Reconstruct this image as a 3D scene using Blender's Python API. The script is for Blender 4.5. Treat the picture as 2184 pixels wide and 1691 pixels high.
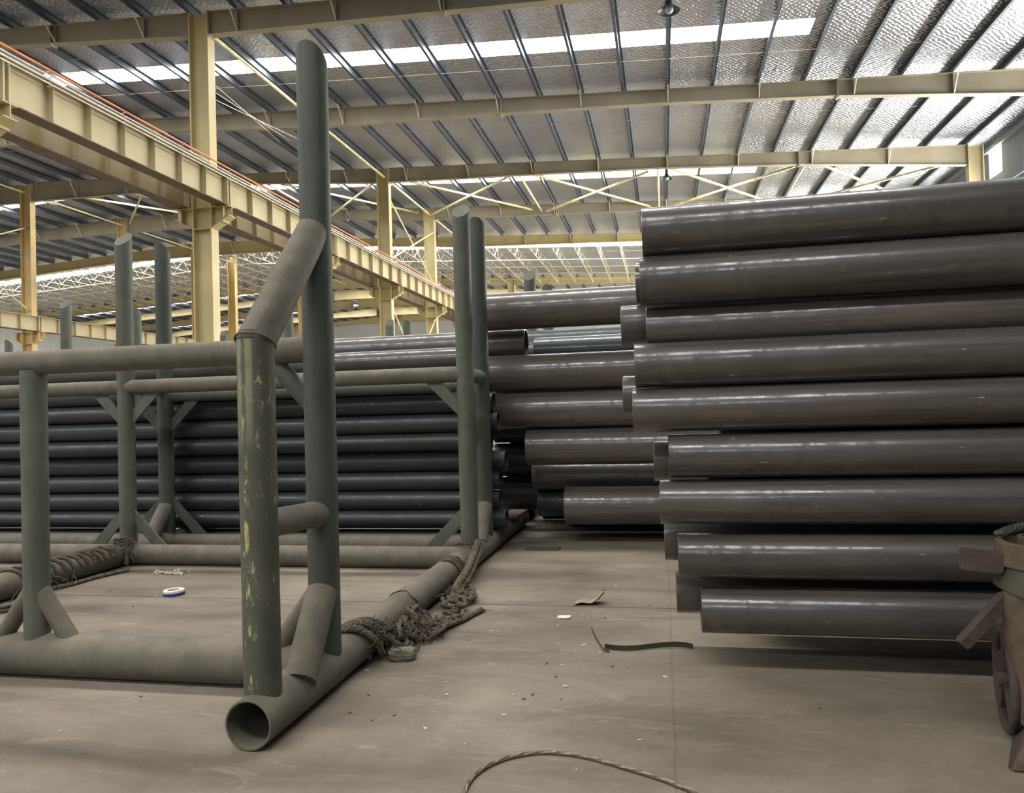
import bpy, bmesh, math, random
from mathutils import Vector, Matrix
S = bpy.context.scene
for o in list(bpy.data.objects): bpy.data.objects.remove(o)
COL = S.collection
# ------------------------------------------------------------------ camera
F_PX, CX, CY, EYE = 1600.0, 1092.0, 845.5, 1.44
def _axes():
    dy = Vector((1415-CX, -(868-CY), -F_PX)).normalized()
    dx = -Vector((-6700-CX, -(1106-CY), -F_PX)); dx = (dx - dx.dot(dy)*dy).normalized()
    return dx, dy, dx.cross(dy)
AX = _axes()
ROT = Matrix((AX[0], AX[1], AX[2]))           # world = ROT @ cam
cam_d = bpy.data.cameras.new('camera'); cam = bpy.data.objects.new('camera', cam_d); COL.objects.link(cam)
cam_d.sensor_width = 36; cam_d.lens = 36*F_PX/2184; cam_d.clip_end = 400; cam_d.clip_start = .05
cam.matrix_world = Matrix.Translation((0, 0, EYE)) @ ROT.to_4x4()
S.camera = cam
def fl(u, v, z=0.0):                           # the floor point seen at a pixel of the photograph
    r = ROT @ Vector((u-CX, -(v-CY), -F_PX)); t = (z-EYE)/r.z
    return Vector((0, 0, EYE)) + r*t
# ------------------------------------------------------------------ light and exposure
SKY_DAY = 16.0       # brightness of the overcast sky seen through the roof panels
WIN_DAY = 15.0
w = bpy.data.worlds.new('sky'); S.world = w; w.use_nodes = True
w.node_tree.nodes['Background'].inputs[0].default_value = (.75, .85, 1, 1)
w.node_tree.nodes['Background'].inputs[1].default_value = 1.0
S.view_settings.view_transform = 'Standard'; S.view_settings.look = 'None'
S.view_settings.gamma = 1; S.view_settings.use_curve_mapping = False
S.view_settings.exposure = 0.85
try:
    S.cycles.max_bounces = 8; S.cycles.diffuse_bounces = 5; S.cycles.glossy_bounces = 4; S.cycles.use_fast_gi = False
    S.cycles.sample_clamp_indirect = 8
except Exception: pass

# ------------------------------------------------------------------ materials
def lin(c):
    return tuple(((x/255)/12.92 if x/255 <= .04045 else ((x/255+.055)/1.055)**2.4) for x in c)+(1,)
class NT:
    def __init__(s, name):
        s.m = bpy.data.materials.new(name); s.m.use_nodes = True; s.t = s.m.node_tree
        s.b = s.t.nodes['Principled BSDF']; s.out = s.t.nodes['Material Output']
    def n(s, typ, **kw):
        x = s.t.nodes.new(typ)
        for k, v in kw.items():
            if k.startswith('i_'):
                key = k[2:]; key = int(key) if key.isdigit() else key.replace('_', ' ')
                x.inputs[key].default_value = v
            else: setattr(x, k, v)
        return x
    def l(s, a, ao, b, bi): s.t.links.new(a.outputs[ao], b.inputs[bi])
    def coords(s, scale=(1, 1, 1), rnd=False, src='Object'):
        tc = s.n('ShaderNodeTexCoord'); mp = s.n('ShaderNodeMapping'); mp.inputs['Scale'].default_value = scale
        s.l(tc, src, mp, 'Vector')
        if rnd:
            oi = s.n('ShaderNodeObjectInfo'); mu = s.n('ShaderNodeMath', operation='MULTIPLY'); mu.inputs[1].default_value = 37.
            s.l(oi, 'Random', mu, 0); cb = s.n('ShaderNodeCombineXYZ'); s.l(mu, 0, cb, 0); s.l(mu, 0, cb, 1)
            s.l(cb, 0, mp, 'Location')
        return mp
    def noise(s, mp, scale, detail=4, rough=.55, dist=0):
        x = s.n('ShaderNodeTexNoise'); x.inputs['Scale'].default_value = scale; x.inputs['Detail'].default_value = detail
        x.inputs['Roughness'].default_value = rough; x.inputs['Distortion'].default_value = dist
        s.l(mp, 0, x, 'Vector'); return x
    def ramp(s, src, so, stops):
        r = s.n('ShaderNodeValToRGB'); e = r.color_ramp.elements
        while len(e) < len(stops): e.new(.5)
        for q, (p, c) in zip(e, stops):
            q.position = p; q.color = c if len(c) == 4 else tuple(c)+(1,)
        s.l(src, so, r, 0); return r
    def mix(s, f, fo, a, ao, b, bo, blend='MIX'):
        m = s.n('ShaderNodeMix', data_type='RGBA', blend_type=blend)
        if f is None: m.inputs[0].default_value = fo
        else: s.l(f, fo, m, 0)
        for x, xo, i in ((a, ao, 6), (b, bo, 7)):
            if x is None: m.inputs[i].default_value = xo
            else: s.l(x, xo, m, i)
        return m
    def bump(s, src, so, strength, dist=.01):
        b = s.n('ShaderNodeBump'); b.inputs['Strength'].default_value = strength; b.inputs['Distance'].default_value = dist
        s.l(src, so, b, 'Height'); s.l(b, 0, s.b, 'Normal'); return b
def grey(v): return (v, v, v, 1)
def mat_simple(name, rgb, rough=.6, metal=0, var=.25, scale=3, bump=0, bscale=40, stretch=(1, 1, 1)):
    k = NT(name); c = lin(rgb); mp = k.coords(stretch, rnd=True); n = k.noise(mp, scale, 6)
    r = k.ramp(n, 0, [(.3, tuple(x*(1-var) for x in c[:3])), (.7, tuple(min(1, x*(1+var)) for x in c[:3]))])
    k.l(r, 0, k.b, 'Base Color'); k.b.inputs['Roughness'].default_value = rough; k.b.inputs['Metallic'].default_value = metal
    if bump:
        n2 = k.noise(mp, bscale, 4); k.bump(n2, 0, bump)
    return k.m
def mat_green(name, base, dust, dust_amt=.75, chips=0.0, rough=.5, chipcol=(190, 185, 120), streak=None):
    # painted tube under settled dust: dust lies on faces that point up, paint wears off in patches
    k = NT(name); mp = k.coords((1, 1, 1), rnd=True); n = k.noise(mp, 6, 6, .6); st = k.coords((14, 14, 1.2), rnd=True); n2 = k.noise(st, 1.6, 5, .6)
    b = lin(base); pr_ = k.ramp(n2, 0, [(.3, tuple(x*.7 for x in b[:3])), (.7, tuple(x*1.35 for x in b[:3]))])
    geo = k.n('ShaderNodeNewGeometry'); sp = k.n('ShaderNodeSeparateXYZ'); k.l(geo, 'Normal', sp, 0)
    mr = k.n('ShaderNodeMapRange'); mr.inputs['From Min'].default_value = -.15; mr.inputs['From Max'].default_value = .75
    mr.inputs['To Max'].default_value = dust_amt; mr.inputs['To Min'].default_value = .38; k.l(sp, 'Z', mr, 0)
    ad = k.n('ShaderNodeMath', operation='MULTIPLY_ADD'); k.l(n, 0, ad, 0); ad.inputs[1].default_value = .9; ad.inputs[2].default_value = -.4
    a2 = k.n('ShaderNodeMath', operation='ADD', use_clamp=True); k.l(mr, 0, a2, 0); k.l(ad, 0, a2, 1)
    d = lin(dust); dn = k.ramp(n, 0, [(.3, tuple(x*.8 for x in d[:3])), (.7, tuple(x*1.2 for x in d[:3]))])
    m = k.mix(a2, 0, pr_, 0, dn, 0); last = m
    cp = k.coords((30, 30, 9.0), rnd=True); cn = k.noise(cp, 1.5, 7, .7)
    cr = k.ramp(cn, 0, [(.66-chips*.1, grey(0)), (.70-chips*.1, grey(1))])
    gt = k.ramp(n, 0, [(.50, grey(0)), (.60, grey(1))]); gm = k.n('ShaderNodeMath', operation='MULTIPLY'); k.l(cr, 0, gm, 0); k.l(gt, 0, gm, 1)
    last = k.mix(gm, 0, m, 2, None, lin(chipcol)) if chips else m
    if streak:      # a scraped stripe down one side of the post, and a bigger bare patch near its top
        tc = k.n('ShaderNodeTexCoord'); dt = k.n('ShaderNodeVectorMath', operation='DOT_PRODUCT'); k.l(tc, 'Normal', dt, 0); dt.inputs[1].default_value = (streak[0], streak[1], 0)
        s1 = k.ramp(dt, 'Value', [(.986, grey(0)), (.992, grey(1))]); sn = k.noise(k.coords((16, 16, 4)), 1.6, 6, .7); s2 = k.ramp(sn, 0, [(.53, grey(0)), (.58, grey(1))])
        sm_ = k.n('ShaderNodeMath', operation='MULTIPLY'); k.l(s1, 0, sm_, 0); k.l(s2, 0, sm_, 1)
        t1 = k.ramp(dt, 'Value', [(.84, grey(0)), (.90, grey(1)), (.985, grey(1)), (.995, grey(0))]); sp2 = k.n('ShaderNodeSeparateXYZ'); k.l(tc, 'Object', sp2, 0)
        zr = k.n('ShaderNodeMapRange'); zr.inputs['From Min'].default_value = 1.25; zr.inputs['From Max'].default_value = 1.6; k.l(sp2, 'Z', zr, 0)
        pn_ = k.ramp(n, 0, [(.40, grey(0)), (.50, grey(1))]); q1 = k.n('ShaderNodeMath', operation='MULTIPLY'); k.l(t1, 0, q1, 0); k.l(zr, 0, q1, 1)
        q2 = k.n('ShaderNodeMath', operation='MULTIPLY'); k.l(q1, 0, q2, 0); k.l(pn_, 0, q2, 1)
        last = k.mix(sm_, 0, last, 2, None, lin((176, 168, 104))); last = k.mix(q2, 0, last, 2, None, lin((132, 130, 100)))
    k.l(last, 2, k.b, 'Base Color')
    rr = k.n('ShaderNodeMapRange'); rr.inputs['To Min'].default_value = rough; rr.inputs['To Max'].default_value = .9; k.l(a2, 0, rr, 0); k.l(rr, 0, k.b, 'Roughness')
    k.bump(n2, 0, .15, .004)
    return k.m
def mat_pipe(name, c1, c2, rough=.32, flecks=1.0, coat=.9, top=1.0):
    # mill-varnished steel: fine streaks run along the pipe, patches of glossy varnish, flakes of bright scale
    k = NT(name); a = k.coords((.7, 30, 30), rnd=True); n = k.noise(a, 1.5, 5, .6)
    b = k.coords((1, 2.0, 2.0), rnd=True); nb = k.noise(b, 1.7, 3, .5, .2)
    oi = k.n('ShaderNodeObjectInfo')
    r = k.ramp(n, 0, [(.25, lin(c1)), (.75, lin(c2))])
    r2 = k.ramp(nb, 0, [(.3, grey(.86)), (.7, grey(1.14))]); m = k.mix(None, 1., r, 0, r2, 0, 'MULTIPLY')
    r3 = k.ramp(oi, 'Random', [(0, (.84, .88, .86)), (.5, (1, 1, 1)), (1, (1.12, 1.04, 1.0))]); m2 = k.mix(None, 1., m, 2, r3, 0, 'MULTIPLY')
    f = k.coords((9, 55, 55), rnd=True); fn = k.noise(f, 1.4, 6, .7, .3); fr = k.ramp(fn, 0, [(.635, grey(0)), (.68, grey(flecks))])
    g0 = k.noise(b, 4.5, 3, .5, .5); gate = k.ramp(g0, 0, [(.50, grey(0)), (.58, grey(1))])
    g = k.n('ShaderNodeMath', operation='MULTIPLY'); k.l(fr, 0, g, 0); k.l(gate, 0, g, 1)
    m3 = k.mix(g, 0, m2, 2, None, lin((176, 168, 162)))
    k.l(m3, 2, k.b, 'Base Color')
    k.b.inputs['Roughness'].default_value = rough+.12; k.b.inputs['Specular IOR Level'].default_value = .6
    # varnish coat, broken by slanting brush marks
    w_ = k.coords((5, 4, 4), rnd=True); wn = k.noise(w_, 1.2, 5, .7, 2.0)
    cw = k.ramp(wn, 0, [(.40, grey(.04)), (.49, grey(coat*.6)), (.60, grey(top))]); k.l(cw, 0, k.b, 'Coat Weight')
    cr_ = k.n('ShaderNodeMapRange'); cr_.inputs['From Min'].default_value = .35; cr_.inputs['From Max'].default_value = .65; cr_.inputs['To Min'].default_value = .22; cr_.inputs['To Max'].default_value = .05; k.b.inputs['Coat IOR'].default_value = 1.65
    k.l(g0, 0, cr_, 0); k.l(cr_, 0, k.b, 'Coat Roughness')
    bp = k.bump(n, 0, .18, .002)
    hn = k.noise(k.coords((20, 60, 60), rnd=True), 1.2, 5, .7); b2 = k.n('ShaderNodeBump'); b2.inputs['Strength'].default_value = .35; b2.inputs['Distance'].default_value = .0015
    k.l(hn, 0, b2, 'Height'); k.l(b2, 0, k.b, 'Coat Normal')
    return k.m
def mat_floor():
    k = NT('dusty_concrete'); mp = k.coords(); n = k.noise(mp, .55, 8, .6, .6)
    sm = k.coords((.5, 1.5, 1)); n2 = k.noise(sm, 1.1, 8, .62, 1.2)
    fine = k.noise(mp, 22, 6, .65)
    r = k.ramp(n, 0, [(.25, lin((104, 95, 83))), (.5, lin((131, 120, 106))), (.75, lin((154, 143, 127)))])
    r2 = k.ramp(n2, 0, [(.32, grey(.68)), (.5, grey(1.)), (.70, grey(1.2))]); m = k.mix(None, 1., r, 0, r2, 0, 'MULTIPLY')
    r3 = k.ramp(fine, 0, [(.3, grey(.93)), (.7, grey(1.07))]); m2 = k.mix(None, 1., m, 2, r3, 0, 'MULTIPLY')
    # pale smears
    s2 = k.coords((1.1, 4, 1)); n3 = k.noise(s2, 1.5, 7, .72, 1.5); r4 = k.ramp(n3, 0, [(.57, grey(0)), (.72, grey(.55))])
    m3 = k.mix(r4, 0, m2, 2, None, lin((172, 163, 148)))
    # construction joints: one along X at y=5.52, one along Y at x=0.01
    tc = k.n('ShaderNodeTexCoord'); sp = k.n('ShaderNodeSeparateXYZ'); k.l(tc, 'Object', sp, 0)
    wob = k.noise(mp, 2.5, 3)
    def joint(axis, pos, wid, dark):
        a = k.n('ShaderNodeMath', operation='MULTIPLY_ADD'); k.l(wob, 0, a, 0); a.inputs[1].default_value = .03; k.l(sp, axis, a, 2)
        s_ = k.n('ShaderNodeMath', operation='SUBTRACT'); k.l(a, 0, s_, 0); s_.inputs[1].default_value = pos+.015
        ab = k.n('ShaderNodeMath', operation='ABSOLUTE'); k.l(s_, 0, ab, 0)
        return k.ramp(ab, 0, [(0, grey(dark)), (wid, grey(dark)), (wid*1.8, grey(1))])
    j1 = joint('Y', 5.50, .006, .35); j2 = joint('X', .0, .004, .82)
    m4 = k.mix(None, 1., m3, 2, j1, 0, 'MULTIPLY'); m5 = k.mix(None, 1., m4, 2, j2, 0, 'MULTIPLY')
    k.l(m5, 2, k.b, 'Base Color'); k.b.inputs['Roughness'].default_value = .75
    k.b.inputs['Specular IOR Level'].default_value = .3
    k.bump(fine, 0, .25, .004)
    return k.m
def mat_foil():
    # quilted aluminium foil under the roof sheet: a lattice of creases, wrinkled
    k = NT('insulation_foil'); mp = k.coords((1, 1, 1)); n = k.noise(mp, 2.4, 5, .6, 1.5)
    wv = k.n('ShaderNodeTexWave', wave_type='BANDS', bands_direction='DIAGONAL'); wv.inputs['Scale'].default_value = 3.4; wv.inputs['Distortion'].default_value = 5; wv.inputs['Detail'].default_value = 3; wv.inputs['Detail Scale'].default_value = 1.5
    k.l(mp, 0, wv, 'Vector')
    mp2 = k.coords((-1, 1, 1)); wv2 = k.n('ShaderNodeTexWave', wave_type='BANDS', bands_direction='DIAGONAL'); wv2.inputs['Scale'].default_value = 3.7; wv2.inputs['Distortion'].default_value = 5; wv2.inputs['Detail'].default_value = 3
    k.l(mp2, 0, wv2, 'Vector')
    ad = k.n('ShaderNodeMath', operation='ADD'); k.l(wv, 'Fac', ad, 0); k.l(wv2, 'Fac', ad, 1)
    a2 = k.n('ShaderNodeMath', operation='MULTIPLY_ADD'); k.l(n, 0, a2, 0); a2.inputs[1].default_value = 2.2; k.l(ad, 0, a2, 2)
    big = k.noise(k.coords((.3, .3, 1)), 1, 3)
    r = k.ramp(big, 0, [(.3, lin((172, 177, 190))), (.7, lin((202, 206, 216)))])
    k.l(r, 0, k.b, 'Base Color'); k.b.inputs['Metallic'].default_value = .85; k.b.inputs['Roughness'].default_value = .3
    k.bump(a2, 0, .5, .026)
    return k.m
def mat_emit(name, rgb, e):
    k = NT(name); k.b.inputs['Base Color'].default_value = (.8, .8, .8, 1)
    k.b.inputs['Emission Color'].default_value = tuple(rgb)+(1,); k.b.inputs['Emission Strength'].default_value = e
    mp = k.coords(); n = k.noise(mp, 1.5, 4); r = k.ramp(n, 0, [(.3, tuple(x*.93 for x in rgb)), (.7, tuple(rgb))]); k.l(r, 0, k.b, 'Emission Color')
    return k.m
M = {}
M['floor'] = mat_floor(); M['foil'] = mat_foil()
M['green'] = mat_green('dusty_green_paint', (72, 82, 70), (104, 100, 90), .7)
M['green_dark'] = mat_green('green_paint_glossy', (58, 70, 60), (86, 86, 78), .6, rough=.4, chips=.2, chipcol=(140, 148, 138))
M['green_worn'] = mat_green('worn_green_paint', (62, 70, 56), (94, 88, 78), .7, chips=.9, chipcol=(150, 148, 112), streak=(-.20, -.98))
M['dust'] = mat_green('dust_covered_steel', (72, 74, 64), (116, 108, 95), .9)
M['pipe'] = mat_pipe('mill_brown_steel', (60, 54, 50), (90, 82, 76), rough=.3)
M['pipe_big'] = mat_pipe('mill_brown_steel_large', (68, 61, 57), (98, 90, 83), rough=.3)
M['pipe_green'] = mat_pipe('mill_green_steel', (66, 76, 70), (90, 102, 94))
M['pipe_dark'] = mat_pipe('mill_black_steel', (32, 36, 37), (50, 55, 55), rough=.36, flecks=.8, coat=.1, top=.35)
M['yellow'] = mat_simple('cream_yellow_paint', (178, 165, 130), .5, var=.12, scale=1.2)
M['yellow_or'] = mat_simple('ochre_yellow_paint', (196, 170, 116), .55, var=.16, scale=1.0)
M['steelcol'] = mat_simple('greyed_cream_paint', (150, 142, 122), .6, var=.15, scale=.8)
M['purlin'] = mat_simple('galvanised_dark', (66, 74, 84), .6, metal=.0, var=.2)
M['flange_brown'] = mat_simple('dark_brown_flange', (104, 86, 72), .6, var=.15)
M['col_lit_rafter'] = mat_simple('warm_yellow_and_lit_rafter', (188, 173, 126), .5, var=.12, scale=1)
M['rod'] = mat_simple('white_rod', (200, 198, 186), .5)
M['lattice'] = mat_simple('cream_lattice', (196, 190, 164), .5)
M['brace'] = mat_simple('pale_yellow_angle', (212, 202, 156), .5)
M['orange'] = mat_simple('orange_busbar', (214, 120, 66), .5)
M['rail'] = mat_simple('rail_steel', (150, 130, 110), .4, metal=.5)
M['wall'] = mat_simple('blue_grey_sheet', (120, 134, 146), .6, stretch=(1, 8, .3))
M['wallw'] = mat_simple('white_sheet', (206, 208, 206), .6, var=.08, stretch=(6, 1, .4))
M['rope'] = mat_simple('dirty_rope', (100, 90, 77), .95, var=.55, scale=22, bump=.5, bscale=120)
M['wire'] = mat_simple('wire_rope_steel', (132, 122, 108), .45, metal=.6, var=.3, scale=60)
M['rust'] = mat_simple('rusty_iron', (92, 77, 62), .8, metal=.0, var=.35, scale=9, bump=.5, bscale=50)
M['rust_red'] = mat_simple('red_brown_iron', (72, 60, 54), .8, var=.35, scale=7, bump=.5, bscale=50)
M['rust_green'] = mat_simple('olive_iron_band', (66, 63, 50), .7, var=.3, scale=7)
M['stone'] = mat_simple('broken_concrete', (128, 124, 108), .9, var=.25, scale=14, bump=.8, bscale=50)
M['white'] = mat_simple('white_scrap', (225, 222, 212), .7, var=.1)
M['chip'] = mat_simple('pale_chip', (196, 188, 170), .8, var=.2)
M['chipd'] = mat_simple('dark_chip', (92, 82, 70), .8, var=.2)
M['card'] = mat_simple('cardboard', (150, 134, 112), .85, var=.2, scale=12)
M['blue'] = mat_simple('blue_tape', (46, 56, 120), .5, var=.2)
M['strap'] = mat_simple('steel_strapping', (72, 72, 60), .4, metal=.5, var=.25)
M['plasticm'] = mat_simple('clear_plastic_scrap', (205, 205, 196), .3, var=.15)
M['lampm'] = mat_simple('lamp_housing', (70, 82, 90), .4, metal=.5)
M['wood'] = mat_simple('dusty_board', (100, 86, 74), .85, var=.25, stretch=(1, 8, 8))
M['weld'] = mat_simple('weld_bead', (96, 86, 76), .6, metal=.3)
M['sky'] = mat_emit('daylit_roof_panel', (1.0, .99, .972), SKY_DAY)
M['win'] = mat_emit('daylit_window', (1.0, .98, .90), WIN_DAY)
M['glass'] = mat_simple('lamp_glass', (190, 196, 200), .2)

# ------------------------------------------------------------------ mesh helpers
def link(name, bm, mat, parent=None, smooth=False):
    me = bpy.data.meshes.new(name); bm.normal_update(); bm.to_mesh(me); bm.free()
    if smooth:
        for p in me.polygons: p.use_smooth = True
        try: me.set_sharp_from_angle(angle=math.radians(38))
        except Exception: pass
    me.materials.append(M[mat] if isinstance(mat, str) else mat)
    o = bpy.data.objects.new(name, me); COL.objects.link(o)
    if parent is not None: o.parent = parent; o.matrix_parent_inverse = parent.matrix_basis.inverted()
    return o
def tag(o, label, cat, group=None, kind=None):
    if label: o['label'] = label
    if cat: o['category'] = cat
    if group: o['group'] = group
    if kind: o['kind'] = kind
    return o
def empty(name, loc, label=None, cat=None, group=None):
    o = bpy.data.objects.new(name, None); o.location = loc; COL.objects.link(o); o.empty_display_size = .1
    return tag(o, label, cat, group)
def struct(name, bm, mat): o = link(name, bm, mat); o['kind'] = 'structure'; return o
def box(bm, x0, x1, y0, y1, z0, z1):
    vs = [bm.verts.new((x, y, z)) for x in (x0, x1) for y in (y0, y1) for z in (z0, z1)]
    for f in ((0, 1, 3, 2), (4, 6, 7, 5), (0, 4, 5, 1), (2, 3, 7, 6), (0, 2, 6, 4), (1, 5, 7, 3)): bm.faces.new([vs[i] for i in f])
def frame_for(d, up=Vector((0, 0, 1))):
    d = d.normalized()
    if abs(d.dot(up)) > .99: up = Vector((0, 1, 0))
    a = d.cross(up).normalized(); b = a.cross(d).normalized(); return a, b
def bar(bm, p, q, w, h, up=Vector((0, 0, 1))):
    p, q = Vector(p), Vector(q); a, b = frame_for(q-p, up); vs = []
    for c in (p, q):
        for s, t in ((-1, -1), (1, -1), (1, 1), (-1, 1)): vs.append(bm.verts.new(c + a*s*w/2 + b*t*h/2))
    for f in ((3, 2, 1, 0), (4, 5, 6, 7)): bm.faces.new([vs[i] for i in f])
    for i in range(4): j = (i+1) % 4; bm.faces.new((vs[i], vs[j], vs[4+j], vs[4+i]))
def sweep(bm, pts, rad, seg=10, caps=True, closed=False):
    pts = [Vector(p) for p in pts]; n = len(pts); rings = []; a = None
    for i, p in enumerate(pts):
        if closed: d = (pts[(i+1) % n]-pts[i-1])
        else: d = (pts[min(i+1, n-1)]-pts[max(i-1, 0)])
        d.normalize()
        if a is None: a, b = frame_for(d)
        else:
            a = (a - d*a.dot(d));
            if a.length < 1e-6: a, b = frame_for(d)
            a.normalize(); b = a.cross(d)
        r = rad[i] if isinstance(rad, (list, tuple)) else rad
        rings.append([bm.verts.new(p + (a*math.cos(t*2*math.pi/seg) + b*math.sin(t*2*math.pi/seg))*r) for t in range(seg)])
    m = n if closed else n-1
    for i in range(m):
        A, B = rings[i], rings[(i+1) % n]
        for t in range(seg): u = (t+1) % seg; bm.faces.new((A[t], A[u], B[u], B[t]))
    if caps and not closed: bm.faces.new(rings[0][::-1]); bm.faces.new(rings[-1])
def tube(name, p, q, r, mat, parent=None, seg=32, caps=True):
    bm = bmesh.new(); sweep(bm, [p, q], r, seg, caps); bmesh.ops.recalc_face_normals(bm, faces=bm.faces)
    return link(name, bm, mat, parent, smooth=True)
def hollow(bm, p, q, r, wall, seg=32, bevel=.004):
    p, q = Vector(p), Vector(q); d = (q-p).normalized(); a, b = frame_for(d); L = (q-p).length
    prof = [(0, r-wall), (0, r-bevel), (bevel, r), (L-bevel, r), (L, r-bevel), (L, r-wall)]
    rings = [[bm.verts.new(p + d*s + (a*math.cos(t*2*math.pi/seg)+b*math.sin(t*2*math.pi/seg))*rr) for t in range(seg)] for s, rr in prof]
    for i in range(len(rings)):
        A, B = rings[i], rings[(i+1) % len(rings)]
        for t in range(seg): u = (t+1) % seg; bm.faces.new((A[t], A[u], B[u], B[t]))
    bmesh.ops.recalc_face_normals(bm, faces=bm.faces)
def post_mesh(r, z0, z1, cut, seg=36, saddle=None):
    # round post with its top sawn at a slant (cut -1: the cut face looks towards -Y, +1: towards +Y)
    bm = bmesh.new(); B = []; T = []
    for t in range(seg):
        a = t*2*math.pi/seg; x, y = r*math.cos(a), r*math.sin(a)
        q_ = {None: None, 'x': x, 'y': y}[saddle]; B.append(bm.verts.new((x, y, z0 if q_ is None else .112+math.sqrt(max(0, .112**2-q_*q_))-.004))); T.append(bm.verts.new((x, y, z1 - (cut*y + r)*.95 if cut else z1)))
    for t in range(seg): u = (t+1) % seg; bm.faces.new((B[t], B[u], T[u], T[t]))
    bm.faces.new(T)
    if saddle is None: bm.faces.new(B[::-1])
    return bm
def plate(bm, pts, n, th):
    n = Vector(n).normalized()*th/2; A = [bm.verts.new(Vector(p)+n) for p in pts]; B = [bm.verts.new(Vector(p)-n) for p in pts]
    bm.faces.new(A); bm.faces.new(B[::-1])
    for i in range(len(A)): j = (i+1) % len(A); bm.faces.new((A[j], A[i], B[i], B[j]))
    bmesh.ops.recalc_face_normals(bm, faces=bm.faces)
ORD = ['', 'first', 'second', 'third', 'fourth', 'fifth', 'sixth', 'seventh', 'eighth', 'ninth', 'tenth', 'eleventh', 'twelfth', 'thirteenth', 'fourteenth', 'fifteenth', 'sixteenth', 'seventeenth', 'eighteenth', 'nineteenth', 'twentieth'] + ['twenty-'+s for s in ('first', 'second', 'third', 'fourth', 'fifth', 'sixth', 'seventh', 'eighth', 'ninth')] + ['thirtieth'] + ['thirty-'+s for s in ('first', 'second', 'third', 'fourth', 'fifth', 'sixth', 'seventh', 'eighth', 'ninth')] + ['fortieth', 'forty-first', 'forty-second', 'forty-third', 'forty-fourth']

# ------------------------------------------------------------------ the hall
XL, XR, YF, YB = -62.0, 12.7, -22.0, 87.0
RIDGE = -29.6
def roof_z(x): return 11.95-.055*x if x > RIDGE else 11.95-.055*RIDGE-.055*(RIDGE-x)
bm = bmesh.new(); box(bm, XL, XR, YF, YB, -.15, 0); struct('floor', bm, 'floor')
SKYX = [RIDGE+1.2, 4.32]; SKYXL = [-56., RIDGE-1.2]
SKYY = [(-17, -16), (-4.2, -3.2), (8.4, 9.4), (21.12, 22.02), (33.6, 34.6), (48.4, 49.5), (63.0, 64.2), (75.5, 76.6)]
ys = [YF]+[y for s in SKYY for y in s]+[YB]; xs = [XL, SKYXL[0], SKYXL[1], RIDGE, SKYX[0], SKYX[1], XR]
bm = bmesh.new(); wins = []
for i in range(len(xs)-1):
    for j in range(len(ys)-1):
        hole = (j % 2 == 1) and (i in (1, 4)); x0, x1, y0, y1 = xs[i], xs[i+1], ys[j], ys[j+1]
        P = [(x0, y0, roof_z(x0)), (x1, y0, roof_z(x1)), (x1, y1, roof_z(x1)), (x0, y1, roof_z(x0))]
        if hole: wins.append(P); continue
        lo = [bm.verts.new(p) for p in P]; hi = [bm.verts.new((p[0], p[1], p[2]+.08)) for p in P]
        bm.faces.new(lo[::-1]); bm.faces.new(hi)
        for a in range(4): b = (a+1) % 4; bm.faces.new((lo[a], lo[b], hi[b], hi[a]))
struct('ceiling', bm, 'foil')
nwin = 0
for P in wins:
    nwin += 1; bm = bmesh.new(); lo = [bm.verts.new((p[0], p[1], p[2]+.03)) for p in P]; hi = [bm.verts.new((p[0], p[1], p[2]+.06)) for p in P]
    bm.faces.new(lo[::-1]); bm.faces.new(hi)
    for a in range(4): b = (a+1) % 4; bm.faces.new((lo[a], lo[b], hi[b], hi[a]))
    struct('window_%d' % nwin, bm, 'sky')
def wall_y(name, y, th, mat):
    bm = bmesh.new(); pts = [(XL, 0), (XR, 0), (XR, roof_z(XR)), (RIDGE, roof_z(RIDGE)), (XL, roof_z(XL))]
    plate(bm, [(x, y, z) for x, z in pts], (0, 1, 0), th); return struct(name, bm, mat)
wall_y('wall_back', YB+.05, .1, 'wallw'); wall_y('wall_front', YF-.05, .1, 'wall')
bm = bmesh.new(); box(bm, XL-.1, XL, YF, YB, 0, roof_z(XL)); struct('wall_left', bm, 'wallw')
# right wall of blue-grey sheet with window bands
HR = roof_z(XR); bands = [(5.0, 8.7, 20.0, 76.0), (9.9, 11.0, 31.0, 32.1)]
bm = bmesh.new()
zc = [0, 5.0, 8.7, 9.9, 11.0, HR]; yc = [YF, 20.0, 31.0, 32.1, 76.0, YB]
for i in range(5):
    for j in range(5):
        if (i == 1 and 1 <= j <= 3) or (i == 3 and j == 2): continue
        box(bm, XR, XR+.1, yc[j], yc[j+1], zc[i], zc[i+1])
bmesh.ops.remove_doubles(bm, verts=bm.verts, dist=1e-4); struct('wall_right', bm, 'wall')
for z0, z1, y0, y1 in bands:
    nwin += 1; bm = bmesh.new(); box(bm, XR+.04, XR+.07, y0, y1, z0, z1); struct('window_%d' % nwin, bm, 'win')
for nn, zz in enumerate((4.4, 9.3, 10.9)):
    bm = bmesh.new(); box(bm, XR-.14, XR, 10, 84, zz, zz+.12); struct('trim_%d' % (nn+1), bm, 'wall')
bm = bmesh.new()
for zz in (3.2, 6.0, 8.8): box(bm, XL+20, XR-1, YB-.1, YB, zz, zz+.12)
struct('trim_4', bm, 'purlin')

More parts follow.
